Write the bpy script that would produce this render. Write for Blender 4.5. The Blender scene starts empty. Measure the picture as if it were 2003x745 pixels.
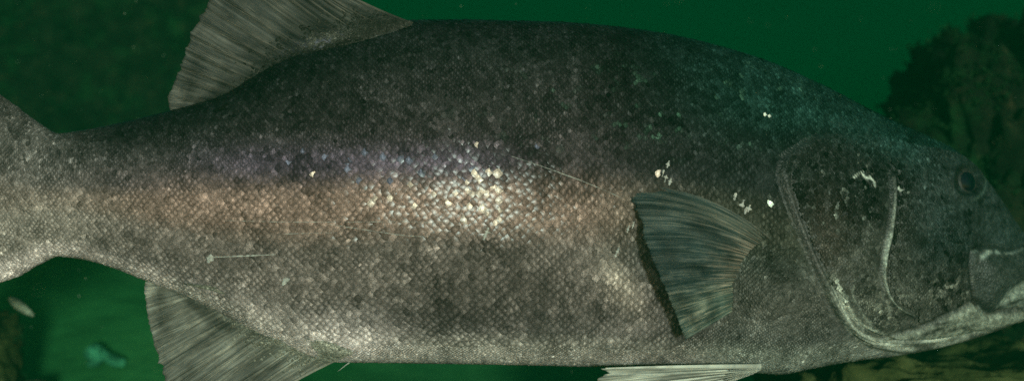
import bpy, math, random
import numpy as np
from mathutils import Vector, Matrix, noise as mnoise
from mathutils.bvhtree import BVHTree

# ------------------------------------------------------------------ camera, sky, sun, exposure
SC = bpy.context.scene
COL = SC.collection
CAM_D = 2.4                      # metres from the camera to the plane the fish swims in
cam_data = bpy.data.cameras.new('camera')
cam = bpy.data.objects.new('camera', cam_data)
COL.objects.link(cam)
cam.location = (0, -CAM_D, 0)
cam.rotation_euler = (math.radians(90), 0, 0)
cam_data.sensor_width = 36
cam_data.lens = 36 * CAM_D / 2.003
cam_data.clip_start = 0.02
cam_data.clip_end = 500
cam_data.dof.use_dof = True
cam_data.dof.focus_distance = CAM_D - .09
cam_data.dof.aperture_fstop = 1.6
SC.camera = cam

SUN_AZ, SUN_EL = math.radians(14), math.radians(4)     # low light from over the photographer's shoulder
world = bpy.data.worlds.new('World')
SC.world = world
world.use_nodes = True
wn = world.node_tree.nodes
wl = world.node_tree.links
wn.clear()
wo = wn.new('ShaderNodeOutputWorld')
wb = wn.new('ShaderNodeBackground')
ws = wn.new('ShaderNodeTexSky')
ws.sky_type = 'NISHITA'
ws.sun_disc = False
ws.sun_elevation = SUN_EL
ws.sun_rotation = math.pi - SUN_AZ
wb.inputs['Strength'].default_value = 0.15
wl.new(ws.outputs[0], wb.inputs[0])
wl.new(wb.outputs[0], wo.inputs[0])

sun_data = bpy.data.lights.new('sun', 'SUN')
sun_data.energy = 4.2
sun_data.angle = math.radians(5.0)
sun_data.color = (1.0, 0.95, 0.87)
sun = bpy.data.objects.new('sun', sun_data)
COL.objects.link(sun)
sdir = Vector((math.sin(SUN_AZ) * math.cos(SUN_EL), -math.cos(SUN_AZ) * math.cos(SUN_EL), math.sin(SUN_EL)))
sun.location = sdir * 20
sun.rotation_euler = (-sdir).to_track_quat('-Z', 'Y').to_euler()

SC.view_settings.view_transform = 'Standard'
SC.view_settings.look = 'None'
SC.view_settings.exposure = 0.0
SC.view_settings.gamma = 1.0
SC.view_settings.use_curve_mapping = False
SC.render.engine = 'CYCLES'
SC.cycles.max_bounces = 5
SC.cycles.diffuse_bounces = 2
SC.cycles.glossy_bounces = 2
SC.cycles.transmission_bounces = 3
SC.cycles.volume_bounces = 0
SC.cycles.transparent_max_bounces = 6
SC.cycles.use_denoising = False

rng = np.random.default_rng(11)
random.seed(5)

# ------------------------------------------------------------------ small helpers
def put(o, label=None, cat=None, kind=None, group=None, parent=None):
    COL.objects.link(o)
    if label: o['label'] = label
    if cat: o['category'] = cat
    if kind: o['kind'] = kind
    elif cat: o['kind'] = 'thing'
    if group: o['group'] = group
    if parent: o.parent = parent
    return o

def mesh_np(name, verts, faces, mat, smooth=True):
    """faces: int array (n,3) or (n,4)"""
    verts = np.asarray(verts, np.float32); faces = np.asarray(faces, np.int32)
    me = bpy.data.meshes.new(name)
    k = faces.shape[1]
    me.vertices.add(len(verts)); me.vertices.foreach_set('co', verts.ravel())
    me.loops.add(faces.size); me.loops.foreach_set('vertex_index', faces.ravel())
    me.polygons.add(len(faces))
    me.polygons.foreach_set('loop_start', np.arange(0, faces.size, k, dtype=np.int32))
    me.polygons.foreach_set('use_smooth', np.full(len(faces), smooth, dtype=bool))
    me.update(calc_edges=True); me.validate()
    if mat: me.materials.append(mat)
    return me

def set_col(me, rgb, name='Col'):
    a = me.attributes.new(name, 'FLOAT_COLOR', 'POINT')
    c = np.ones((len(me.vertices), 4), np.float32); c[:, :3] = rgb
    a.data.foreach_set('color', c.ravel())

def set_f(me, val, name):
    a = me.attributes.new(name, 'FLOAT', 'POINT')
    a.data.foreach_set('value', np.asarray(val, np.float32).ravel())

def set_vec(me, val, name):
    a = me.attributes.new(name, 'FLOAT_VECTOR', 'POINT')
    a.data.foreach_set('vector', np.asarray(val, np.float32).ravel())

def grid_faces(n, m, wrap=False):
    i = np.arange(n - 1)[:, None]; j = np.arange(m if wrap else m - 1)[None, :]
    j2 = (j + 1) % m
    return np.stack([i * m + j, i * m + j2, (i + 1) * m + j2, (i + 1) * m + j], -1).reshape(-1, 4)

def sstep(a, b, x):
    t = np.clip((x - a) / (b - a), 0, 1)
    return t * t * (3 - 2 * t)

class VNoise:
    def __init__(self, seed):
        self.g = np.random.default_rng(seed).random((256, 256))
    def __call__(self, x, y):
        xi = np.floor(x).astype(int); yi = np.floor(y).astype(int)
        fx = x - xi; fy = y - yi
        fx = fx * fx * (3 - 2 * fx); fy = fy * fy * (3 - 2 * fy)
        g = self.g
        a = g[xi % 256, yi % 256]; b = g[(xi + 1) % 256, yi % 256]
        c = g[xi % 256, (yi + 1) % 256]; d = g[(xi + 1) % 256, (yi + 1) % 256]
        return (a * (1 - fx) + b * fx) * (1 - fy) + (c * (1 - fx) + d * fx) * fy
VN = [VNoise(k) for k in range(6)]
def fbm(x, y, s=0, o=4):
    r = 0; amp = .5
    for k in range(o):
        r = r + amp * (VN[(s + k) % 6](x * 2 ** k + 17.3 * s, y * 2 ** k + 5.1 * k) - .5)
        amp *= .5
    return r            # about -0.5..0.5

def crv(pts, x):
    """smooth (pchip-like) interpolation through control points"""
    p = np.asarray(pts, float); X, Y = p[:, 0], p[:, 1]
    d = np.diff(Y) / np.diff(X); m = np.zeros(len(X))
    m[1:-1] = np.where(d[:-1] * d[1:] > 0, 2 * d[:-1] * d[1:] / (d[:-1] + d[1:] + 1e-12), 0)
    m[0], m[-1] = d[0], d[-1]
    x = np.clip(x, X[0], X[-1]); k = np.clip(np.searchsorted(X, x) - 1, 0, len(X) - 2)
    h = X[k + 1] - X[k]; t = (x - X[k]) / h
    return ((2 * t**3 - 3 * t**2 + 1) * Y[k] + (t**3 - 2 * t**2 + t) * h * m[k]
            + (-2 * t**3 + 3 * t**2) * Y[k + 1] + (t**3 - t**2) * h * m[k + 1])

def polycurve(pts, n):
    """catmull-rom resample of 2D/3D points, n samples, even in arc length"""
    p = np.asarray(pts, float)
    q = np.vstack([2 * p[0] - p[1], p, 2 * p[-1] - p[-2]])
    out = []
    for i in range(1, len(q) - 2):
        t = np.linspace(0, 1, 24, endpoint=False)[:, None]
        a, b, c, d = q[i - 1], q[i], q[i + 1], q[i + 2]
        out.append(.5 * ((2 * b) + (-a + c) * t + (2 * a - 5 * b + 4 * c - d) * t**2 + (-a + 3 * b - 3 * c + d) * t**3))
    out = np.vstack(out + [p[-1:]])
    L = np.concatenate([[0], np.cumsum(np.linalg.norm(np.diff(out, axis=0), axis=1))])
    s = np.linspace(0, L[-1], n)
    return np.stack([np.interp(s, L, out[:, k]) for k in range(p.shape[1])], -1)

def line_dist(pts, u, v, n=60, smooth=True):
    """distance to a polyline, side sign (+ = right-hand side when walking) and arc parameter 0..1"""
    p = polycurve(pts, n) if smooth else np.asarray(pts, float)
    best = np.full(u.shape, 1e9); side = np.zeros(u.shape); par = np.zeros(u.shape)
    m = len(p) - 1
    for i in range(m):
        ax, ay = p[i]; bx, by = p[i + 1]; dx, dy = bx - ax, by - ay; l2 = dx * dx + dy * dy + 1e-9
        t = np.clip(((u - ax) * dx + (v - ay) * dy) / l2, 0, 1)
        ex = u - ax - t * dx; ey = v - ay - t * dy
        d = np.hypot(ex, ey); w = d < best
        best = np.where(w, d, best)
        side = np.where(w, np.sign(dx * (v - ay) - dy * (u - ax)), side)
        par = np.where(w, (i + t) / m, par)
    return best, side, par

def poly_sd(pts, u, v, smooth=True, n=80):
    """signed distance to a closed outline, + inside"""
    p = np.asarray(pts, float)
    if smooth: p = polycurve(np.vstack([p, p[:1]]), n)
    else: p = np.vstack([p, p[:1]])
    ins = np.zeros(u.shape, bool)
    for i in range(len(p) - 1):
        ax, ay = p[i]; bx, by = p[i + 1]
        c = ((ay > v) != (by > v)) & (u < (bx - ax) * (v - ay) / (by - ay + 1e-12) + ax)
        ins ^= c
    d, _, _ = line_dist(p, u, v, smooth=False)
    return np.where(ins, d, -d)

def at(u, v, y=0.0):
    """photograph pixel at depth y -> point in metres"""
    s = (CAM_D + y) / CAM_D / 1000.0
    return np.stack(np.broadcast_arrays((u - 1001.5) * s, y, (372.5 - v) * s), -1)
def to_px(p):
    s = CAM_D / (CAM_D + p[..., 1]) * 1000.0
    return p[..., 0] * s + 1001.5, 372.5 - p[..., 2] * s

# ------------------------------------------------------------------ materials
def new_mat(name):
    m = bpy.data.materials.new(name); m.use_nodes = True
    nt = m.node_tree; b = nt.nodes['Principled BSDF']
    return m, nt, b
def nd(nt, t, **kw):
    n = nt.nodes.new(t)
    for k, v in kw.items():
        if k.startswith('i_'): n.inputs[k[2:]].default_value = v
        else: setattr(n, k, v)
    return n
def mixc(nt, blend, f, a, b):
    n = nt.nodes.new('ShaderNodeMix'); n.data_type = 'RGBA'; n.blend_type = blend
    for sock, val in ((n.inputs[0], f), (n.inputs[6], a), (n.inputs[7], b)):
        if hasattr(val, 'links') or isinstance(val, bpy.types.NodeSocket): nt.links.new(val, sock)
        else: sock.default_value = val
    return n.outputs[2]
def ramp(nt, fac, stops):
    n = nt.nodes.new('ShaderNodeValToRGB'); e = n.color_ramp.elements
    while len(e) < len(stops): e.new(.5)
    for k, (p, c) in enumerate(stops):
        e[k].position = p; e[k].color = (*c, 1) if len(c) == 3 else c
    nt.links.new(fac, n.inputs[0])
    return n.outputs[0]
def g3(x): return (x, x, x)

def skin_material():
    m, nt, b = new_mat('fish_skin'); L = nt.links
    at_ = nd(nt, 'ShaderNodeAttribute', attribute_name='Col')
    tc = nd(nt, 'ShaderNodeTexCoord')
    n1 = nd(nt, 'ShaderNodeTexNoise', i_Scale=110.0, i_Detail=5.0, i_Roughness=.65)
    L.new(tc.outputs['Object'], n1.inputs['Vector'])
    vo = nd(nt, 'ShaderNodeTexVoronoi', i_Scale=150.0); vo.feature = 'DISTANCE_TO_EDGE'
    L.new(tc.outputs['Object'], vo.inputs['Vector'])
    c = mixc(nt, 'MULTIPLY', 1.0, at_.outputs['Color'], ramp(nt, n1.outputs[0], [(.32, g3(.45)), (.5, g3(.95)), (.70, g3(1.7))]))
    c = mixc(nt, 'MULTIPLY', .55, c, ramp(nt, vo.outputs['Distance'], [(.0, g3(.45)), (.22, g3(1.15))]))
    L.new(c, b.inputs['Base Color'])
    b.inputs['Roughness'].default_value = .45
    b.inputs['Specular IOR Level'].default_value = .3
    bp = nd(nt, 'ShaderNodeBump', i_Strength=.6, i_Distance=.003)
    ad = nd(nt, 'ShaderNodeMath', operation='ADD'); L.new(n1.outputs[0], ad.inputs[0]); L.new(vo.outputs['Distance'], ad.inputs[1])
    L.new(ad.outputs[0], bp.inputs['Height']); L.new(bp.outputs[0], b.inputs['Normal'])
    return m

def scale_material(name, per_object):
    """pale oval centre, dark margin; loc = (along, across, dash) inside the scale"""
    m, nt, b = new_mat(name); L = nt.links
    src = nd(nt, 'ShaderNodeObjectInfo').outputs['Color'] if per_object else nd(nt, 'ShaderNodeAttribute', attribute_name='Col').outputs['Color']
    loc = nd(nt, 'ShaderNodeAttribute', attribute_name='loc')
    sx = nd(nt, 'ShaderNodeSeparateXYZ'); L.new(loc.outputs['Vector'], sx.inputs[0])
    geo = nd(nt, 'ShaderNodeNewGeometry')
    n1 = nd(nt, 'ShaderNodeTexNoise', i_Scale=260.0, i_Detail=4.0, i_Roughness=.7)
    L.new(geo.outputs['Position'], n1.inputs['Vector'])
    def mth(op, x, y=None):
        n = nd(nt, 'ShaderNodeMath', operation=op)
        for k, q in enumerate((x, y)):
            if q is None: continue
            if isinstance(q, (int, float)): n.inputs[k].default_value = q
            else: L.new(q, n.inputs[k])
        return n.outputs[0]
    wx = mth('SUBTRACT', .50, mth('MULTIPLY', sx.outputs[2], .30))
    dx = mth('DIVIDE', mth('SUBTRACT', sx.outputs[0], mth('ADD', .46, mth('MULTIPLY', sx.outputs[2], .18))), wx)
    dy = mth('DIVIDE', sx.outputs[1], .80)
    r = mth('SQRT', mth('ADD', mth('MULTIPLY', dx, dx), mth('MULTIPLY', dy, dy)))
    r = mth('ADD', r, mth('MULTIPLY', mth('SUBTRACT', n1.outputs[0], .5), 1.4))
    prof = ramp(nt, r, [(.10, g3(1.7)), (.36, g3(1.35)), (.68, g3(.74)), (1., g3(.56))])
    n3 = nd(nt, 'ShaderNodeTexNoise', i_Scale=16.0, i_Detail=3.0); L.new(geo.outputs['Position'], n3.inputs['Vector'])
    c = mixc(nt, 'MULTIPLY', ramp(nt, n3.outputs[0], [(.36, g3(.30)), (.64, g3(1.0))]), src, prof)
    n2 = nd(nt, 'ShaderNodeTexNoise', i_Scale=620.0, i_Detail=2.0); L.new(geo.outputs['Position'], n2.inputs['Vector'])
    c = mixc(nt, 'MULTIPLY', 1.0, c, ramp(nt, n2.outputs[0], [(.28, g3(.35)), (.5, g3(.9)), (.72, g3(1.8))]))
    L.new(c, b.inputs['Base Color'])
    ro = nd(nt, 'ShaderNodeMapRange'); ro.inputs['To Min'].default_value = .13; ro.inputs['To Max'].default_value = .25
    L.new(n1.outputs[0], ro.inputs['Value']); L.new(ro.outputs[0], b.inputs['Roughness'])
    bw = nd(nt, 'ShaderNodeRGBToBW'); L.new(src, bw.inputs[0])
    sp_ = nd(nt, 'ShaderNodeMapRange'); sp_.inputs['From Min'].default_value = .03; sp_.inputs['From Max'].default_value = .13; sp_.inputs['To Min'].default_value = .03; sp_.inputs['To Max'].default_value = .065
    L.new(bw.outputs[0], sp_.inputs['Value']); L.new(sp_.outputs[0], b.inputs['Specular IOR Level'])      # pale scales carry the silver
    bp = nd(nt, 'ShaderNodeBump', i_Strength=.12, i_Distance=.0008); L.new(n1.outputs[0], bp.inputs['Height']); L.new(bp.outputs[0], b.inputs['Normal'])
    return m

def fin_material(name, dark, mid, light, streak=(70.0, 1.6), rough=.55, clear=0.0):
    m, nt, b = new_mat(name); L = nt.links
    uv = nd(nt, 'ShaderNodeUVMap', uv_map='fan')
    mp = nd(nt, 'ShaderNodeMapping'); mp.inputs['Scale'].default_value = (streak[0], streak[1], 1)
    L.new(uv.outputs[0], mp.inputs[0])
    n1 = nd(nt, 'ShaderNodeTexNoise', i_Scale=1.0, i_Detail=6.0, i_Roughness=.66, i_Distortion=.5)
    L.new(mp.outputs[0], n1.inputs['Vector'])
    c1 = ramp(nt, n1.outputs[0], [(.3, dark), (.48, mid), (.72, light)])
    mp2 = nd(nt, 'ShaderNodeMapping'); mp2.inputs['Scale'].default_value = (5, 3, 1)
    L.new(uv.outputs[0], mp2.inputs[0])
    n2 = nd(nt, 'ShaderNodeTexNoise', i_Scale=1.0, i_Detail=4.0); L.new(mp2.outputs[0], n2.inputs['Vector'])
    c = mixc(nt, 'MULTIPLY', 1.0, c1, ramp(nt, n2.outputs[0], [(.32, g3(.42)), (.68, g3(1.65))]))
    pig = nd(nt, 'ShaderNodeAttribute', attribute_name='pig')
    c = mixc(nt, 'MULTIPLY', 1.0, c, pig.outputs['Color'])
    L.new(c, b.inputs['Base Color'])
    b.inputs['Roughness'].default_value = rough
    b.inputs['Specular IOR Level'].default_value = .2
    if clear > 0:                       # thin skin between the rays lets some light through
        sy = nd(nt, 'ShaderNodeSeparateXYZ'); L.new(uv.outputs[0], sy.inputs[0])
        mr = nd(nt, 'ShaderNodeMapRange'); mr.inputs['From Min'].default_value = .15; mr.inputs['To Min'].default_value = 1.0; mr.inputs['To Max'].default_value = 1 - clear
        L.new(sy.outputs[1], mr.inputs['Value'])
        mx = nd(nt, 'ShaderNodeMath', operation='MULTIPLY_ADD'); mx.use_clamp = True
        L.new(n1.outputs[0], mx.inputs[0]); mx.inputs[1].default_value = .5; 
        sb = nd(nt, 'ShaderNodeMath', operation='SUBTRACT'); L.new(mr.outputs[0], sb.inputs[0]); sb.inputs[1].default_value = .22
        L.new(sb.outputs[0], mx.inputs[2]); L.new(mx.outputs[0], b.inputs['Alpha'])
    bp = nd(nt, 'ShaderNodeBump', i_Strength=.5, i_Distance=.004); L.new(n1.outputs[0], bp.inputs['Height'])
    L.new(bp.outputs[0], b.inputs['Normal'])
    return m

def rough_material(name, stops, scale=6.0, bump=.02, rough=.85):
    m, nt, b = new_mat(name); L = nt.links
    tc = nd(nt, 'ShaderNodeTexCoord')
    n1 = nd(nt, 'ShaderNodeTexNoise', i_Scale=scale, i_Detail=9.0, i_Roughness=.68)
    L.new(tc.outputs['Object'], n1.inputs['Vector'])
    L.new(ramp(nt, n1.outputs[0], stops), b.inputs['Base Color'])
    b.inputs['Roughness'].default_value = rough; b.inputs['Specular IOR Level'].default_value = .08
    n2 = nd(nt, 'ShaderNodeTexNoise', i_Scale=scale * 5, i_Detail=6.0); L.new(tc.outputs['Object'], n2.inputs['Vector'])
    bp = nd(nt, 'ShaderNodeBump', i_Strength=.7, i_Distance=bump); L.new(n2.outputs[0], bp.inputs['Height'])
    L.new(bp.outputs[0], b.inputs['Normal'])
    return m

def plain_material(name, rgb, rough=.5, spec=.4, var=.25, scale=120.0):
    m, nt, b = new_mat(name); L = nt.links
    tc = nd(nt, 'ShaderNodeTexCoord')
    n1 = nd(nt, 'ShaderNodeTexNoise', i_Scale=scale, i_Detail=4.0); L.new(tc.outputs['Object'], n1.inputs['Vector'])
    lo = tuple(c * (1 - var) for c in rgb); hi = tuple(c * (1 + var) for c in rgb)
    L.new(ramp(nt, n1.outputs[0], [(.3, lo), (.7, hi)]), b.inputs['Base Color'])
    b.inputs['Roughness'].default_value = rough; b.inputs['Specular IOR Level'].default_value = spec
    return m

M_SKIN = skin_material()
M_SCALE = scale_material('fish_scale', False)
M_SCALE1 = scale_material('single_scale', True)

# ------------------------------------------------------------------ the sea bed
M_SAND = rough_material('silty_seabed', [(.3, (.016, .09, .026)), (.5, (.034, .17, .05)), (.7, (.08, .25, .085))], 1.3, .03)
SEA_Z = -0.62
def seabed():
    xs = np.concatenate([np.linspace(-40, -6, 20, endpoint=False), np.linspace(-6, 6, 140), np.linspace(6, 40, 21)[1:]])
    ys = np.concatenate([np.linspace(-3.15, 9, 150, endpoint=False), np.geomspace(9, 69, 60)])
    X, Y = np.meshgrid(xs, ys, indexing='ij')
    Z = SEA_Z + .10 * fbm(X * .6, Y * .6, 1) + .05 * fbm(X * 3.1, Y * 3.1, 3) + .02 * fbm(X * 12, Y * 12, 2)
    W = X / (CAM_D + np.maximum(Y, 0)) * CAM_D
    left = 1 - sstep(-.75, -.2, W)
    Z = Z + left * .36 * np.clip(Y - 1.3, 0, 2.2) + (1 - left) * (.30 * np.clip(Y - 1.8, 0, 2.6) - .42 * sstep(.3, 1.4, Y))
    me = mesh_np('seabed', np.stack([X, Y, Z], -1).reshape(-1, 3), grid_faces(len(xs), len(ys))[:, ::-1], M_SAND)
    return put(bpy.data.objects.new('seabed', me), kind='structure')
SEABED = seabed()
SB = BVHTree.FromPolygons([v.co[:] for v in SEABED.data.vertices], [p.vertices[:] for p in SEABED.data.polygons])
def on_seabed(u, v):
    d = Vector(at(float(u), float(v), 0)) - cam.location; d.normalize()
    h = SB.ray_cast(cam.location, d)
    return h[0] if h[0] is not None else Vector(at(float(u), float(v), 2.0))

# ------------------------------------------------------------------ rocks
def rock_material():
    m, nt, b = new_mat('algae_covered_rock'); L = nt.links
    tc = nd(nt, 'ShaderNodeTexCoord')
    def no(sc, det, off=0.0):
        mp = nd(nt, 'ShaderNodeMapping'); mp.inputs['Location'].default_value = (off, off, off); L.new(tc.outputs['Object'], mp.inputs[0])
        n = nd(nt, 'ShaderNodeTexNoise', i_Scale=sc, i_Detail=det, i_Roughness=.65); L.new(mp.outputs[0], n.inputs['Vector']); return n.outputs[0]
    c = ramp(nt, no(11, 8), [(.3, (.002, .004, .002)), (.5, (.008, .012, .007)), (.72, (.024, .028, .015))])
    c = mixc(nt, 'MIX', ramp(nt, no(6, 5, 4.0), [(.52, g3(0)), (.68, g3(.85))]), c, (.010, .045, .014, 1))       # green film
    c = mixc(nt, 'MIX', ramp(nt, no(16, 5, 9.0), [(.60, g3(0)), (.74, g3(.8))]), c, (.065, .05, .026, 1))      # rusty crust
    L.new(c, b.inputs['Base Color']); b.inputs['Roughness'].default_value = .9; b.inputs['Specular IOR Level'].default_value = .06
    bp = nd(nt, 'ShaderNodeBump', i_Strength=.8, i_Distance=.03); L.new(no(40, 7), bp.inputs['Height']); L.new(bp.outputs[0], b.inputs['Normal'])
    return m
M_ROCK = rock_material()
M_TURF = rough_material('green_turf_algae', [(.3, (.003, .012, .004)), (.55, (.008, .030, .010)), (.75, (.022, .055, .02))], 30.0, .004)
M_CRUST = rough_material('pale_encrusting_growth', [(.3, (.02, .026, .014)), (.7, (.07, .055, .032))], 40.0, .004)

M_OLIVE = rough_material('olive_silted_rock', [(.3, (.018, .026, .008)), (.5, (.045, .055, .018)), (.72, (.09, .10, .04))], 9.0, .02)
def rock_shape(sub, rad, seed, rough=.28, freq=1.6):
    import bmesh
    bm = bmesh.new(); bmesh.ops.create_icosphere(bm, subdivisions=sub, radius=1)
    off = Vector((seed * 3.7, seed * 1.3, -seed * 2.1))
    R = Vector(rad)
    for v in bm.verts:
        d = v.co.normalized()
        p = d * freq + off
        h = 1 + rough * mnoise.fractal(p, .9, 2.1, 5) + .10 * mnoise.fractal(p * 6, .8, 2.1, 4)
        # flattened, blocky rather than egg shaped
        q = Vector([math.copysign(abs(c) ** .72, c) for c in d])
        v.co = Vector((q.x * R.x, q.y * R.y, q.z * R.z)) * h
    me = bpy.data.meshes.new('rock'); bm.to_mesh(me); bm.free()
    for p in me.polygons: p.use_smooth = True
    return me

def tufts(me, n, size, seed, lo=-.2, blades=5):
    """little leafy clumps scattered over a rock mesh: returns verts, tris"""
    r = np.random.default_rng(seed)
    co = np.empty(len(me.vertices) * 3, np.float32); me.vertices.foreach_get('co', co); co = co.reshape(-1, 3)
    no = np.empty_like(co.ravel()); me.vertex_normals.foreach_get('vector', no); no = no.reshape(-1, 3)
    clump = np.array([mnoise.noise(Vector(c) * 5 + Vector((seed, 0, 0))) for c in co[:: max(1, len(co) // 6000)]])
    idx = np.arange(len(co))[:: max(1, len(co) // 6000)]
    wgt = np.clip(clump + .15, 0, 1) * (no[idx, 2] > lo) * (no[idx, 1] < .5) + 1e-6
    pick = r.choice(idx, n, p=wgt / wgt.sum())
    V = []; F = []
    for i in pick:
        base = co[i] + r.normal(0, size * .5, 3); nn = no[i]
        for b in range(blades):
            d = nn * r.uniform(.3, 1) + r.normal(0, .6, 3); d /= np.linalg.norm(d)
            w = np.cross(d, r.normal(0, 1, 3)); w /= np.linalg.norm(w) + 1e-6
            l = size * r.uniform(.5, 1.5); k = len(V)
            V += [base - w * l * .18, base + w * l * .18, base + d * l * .6 + w * l * .26, base + d * l + r.normal(0, .15, 3) * l, base + d * l * .6 - w * l * .26]
            F += [(k, k + 1, k + 2), (k, k + 2, k + 4), (k + 4, k + 2, k + 3)]
    return np.array(V), np.array(F)

def rock(name, label, loc, rad, seed, sub=6, n_turf=0, turf=.03, n_crust=0, cat='rock', rough=.28, freq=1.6, mat=None):
    me = rock_shape(sub, rad, seed, rough, freq); me.materials.append(mat or M_ROCK); me.name = name
    if n_turf or n_crust:
        o = put(bpy.data.objects.new(name, None), label, cat)
        b = put(bpy.data.objects.new('stone_mass', me), parent=o)
        if n_turf:
            V, F = tufts(me, n_turf, turf, seed + 50)
            put(bpy.data.objects.new('turf_algae', mesh_np('turf_algae', V, F, M_TURF, False)), kind='stuff', parent=o)
        if n_crust:
            V, F = tufts(me, n_crust, turf * .45, seed + 90, -1, 7)
            put(bpy.data.objects.new('encrusting_growth', mesh_np('encrusting_growth', V, F, M_CRUST, False)), kind='stuff', parent=o)
    else:
        o = put(bpy.data.objects.new(name, me), label, cat)
    o.location = loc
    return o

rock('rock_pillar', 'tall dark algae-covered rock standing behind the head of the fish', (1.66, 1.25, -.18), (.50, .34, .69), 3, 6, 6000, .010, 500)
rock('rock_wall', 'broad dim rock face fading into green water behind the tail', (-2.0, 3.55, -.05), (1.25, .7, .98), 8, 6, 4000, .017, 500, freq=2.2)
rock('rock_mound', 'low olive rock at the bottom corner beneath the tail', (-1.52, .95, -.56), (.16, .2, .25), 12, 5, 900, .007, 160, mat=M_OLIVE)
rock('boulder', 'low olive silted boulder half hidden below the jaw', (1.06, .62, -.65), (.50, .3, .27), 21, 6, mat=M_OLIVE)

# ------------------------------------------------------------------ small things on the bottom
def shell():
    m = plain_material('pale_shell', (.20, .21, .15), .8, .1, .5, 60)
    n, k = 26, 18
    t = np.linspace(0, 1, n)[:, None]; a = np.linspace(0, 2 * np.pi, k, endpoint=False)[None, :]
    r = .017 * np.sin(np.pi * np.clip(t, .03, .97)) ** .4 * (1.1 - .35 * t) * (1 + .06 * np.cos(9 * a) + .05 * np.sin(t * 40))
    V = np.stack([(t - .5) * .075 + 0 * a, r * np.cos(a), r * np.sin(a) * .75], -1).reshape(-1, 3)
    o = put(bpy.data.objects.new('sea_shell', mesh_np('sea_shell', V, grid_faces(n, k, True), m)), 'small pale elongated shell lying on the olive rock', 'shell')
    o.location = at(42.0, 600.0, .74); o.rotation_euler = (0, math.radians(38), .2)
shell()

def anemone():
    m = plain_material('pale_green_ruffle', (.04, .19, .10), .9, .05, .5, 22)
    # a ruffled leafy clump: a flat irregular frond with a wavy rim, lying on the bottom
    out = [(165, 690), (172, 676), (188, 673), (204, 680), (216, 692), (232, 697), (244, 706), (240, 717), (226, 714), (212, 708), (200, 708), (190, 718), (178, 716), (170, 704)]
    p = polycurve(np.vstack([out, out[:1]]), 91)[:-1]
    y0 = on_seabed(205, 722).y - .05
    p = p + np.random.default_rng(8).normal(0, 1.3, p.shape)
    c = p.mean(0); rings = 9; V = []
    r = np.random.default_rng(4); wob = r.normal(0, 1, 90); wob = np.convolve(np.r_[wob, wob, wob], np.ones(5) / 5, 'same')[90:180]
    for side in (-1, 1):
        for k in range(rings):
            f = k / (rings - 1)
            q = c + (p - c) * f
            ruff = .007 * f * np.sin(np.arange(90) * .42 + 2 * f) + .010 * f * wob
            th = .022 * (1 - f ** 3) * side
            V.append(at(q[:, 0], q[:, 1], 0) * ((CAM_D + y0) / CAM_D) * np.array([1, 0, 1]) + np.stack([0 * ruff, y0 + ruff + th, 0 * ruff], -1))
    V = np.array(V)
    F = [grid_faces(rings, 90, True), grid_faces(rings, 90, True)[:, ::-1] + rings * 90]
    o = bpy.data.objects.new('seaweed_clump', mesh_np('seaweed_clump', V.reshape(-1, 3), np.vstack(F), m))
    put(o, 'pale green ruffled seaweed clump on the dark bottom under the tail', 'seaweed')
anemone()

def slab():
    m = rough_material('brown_stone', [(.3, (.10, .08, .05)), (.7, (.26, .21, .15))], 14, .01)
    import bmesh
    bm = bmesh.new(); bmesh.ops.create_cube(bm, size=1)
    bmesh.ops.subdivide_edges(bm, edges=bm.edges[:], cuts=7, use_grid_fill=True)
    for v in bm.verts:
        v.co = Vector((v.co.x * .128, v.co.y * .16, v.co.z * .11))
        v.co += Vector((1, 1, .6)) * (.006 * mnoise.noise(v.co * 30))
    me = bpy.data.meshes.new('stone_slab'); bm.to_mesh(me); bm.free(); me.materials.append(m)
    o = put(bpy.data.objects.new('stone_slab', me), 'flat-topped brown stone just showing at the bottom edge under the tail', 'stone')
    o.location = Vector(at(57.0, 735.0, 1.1)) + Vector((0, -.09, -.066)); o.rotation_euler = (0, .01, .05)
slab()

# ------------------------------------------------------------------ the fish: outline and surface
TOP = [(-330, 150), (-200, 92), (-100, 124), (-40, 160), (0, 186), (40, 214), (80, 243), (115, 261), (160, 256), (240, 240), (330, 218), (400, 200), (440, 186), (500, 150), (560, 116), (640, 82), (720, 57), (800, 41),
       (900, 40), (1000, 42), (1100, 45), (1200, 53), (1300, 67), (1400, 90), (1500, 121), (1600, 165), (1700, 215), (1800, 263), (1870, 301), (1920, 346), (1960, 398), (1985, 434), (2010, 468), (2035, 508), (2052, 552)]
BOT = [(-330, 600), (-200, 660), (-100, 618), (-40, 578), (0, 552), (40, 538), (80, 515), (115, 501), (160, 506), (220, 522), (280, 545), (370, 580), (450, 620), (540, 668), (640, 706), (720, 707), (800, 708),
       (1000, 711), (1200, 716), (1350, 720), (1480, 727), (1520, 730), (1580, 719), (1650, 706), (1750, 694), (1850, 676), (1950, 646), (2003, 622), (2035, 598), (2052, 570)]
WID = [(-330, 3), (-200, 6), (-100, 12), (-40, 22), (0, 31), (60, 44), (115, 55), (200, 70), (350, 98), (500, 124), (700, 152), (900, 168), (1100, 175), (1300, 173), (1500, 168), (1600, 165),
       (1700, 155), (1800, 136), (1900, 104), (1960, 80), (2003, 55), (2035, 30), (2052, 6)]
MIDW = [(-330, .53), (115, .55), (500, .575), (900, .59), (1200, .60), (1500, .61), (1700, .62), (1900, .58), (2052, .5)]
def yc(a):
    return .113 * (a - 1000) / 1000 + .09 * ((a - 950) / 1000) ** 2 + .03 * np.clip((a - 1300) / 700, 0, 2) ** 2
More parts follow.
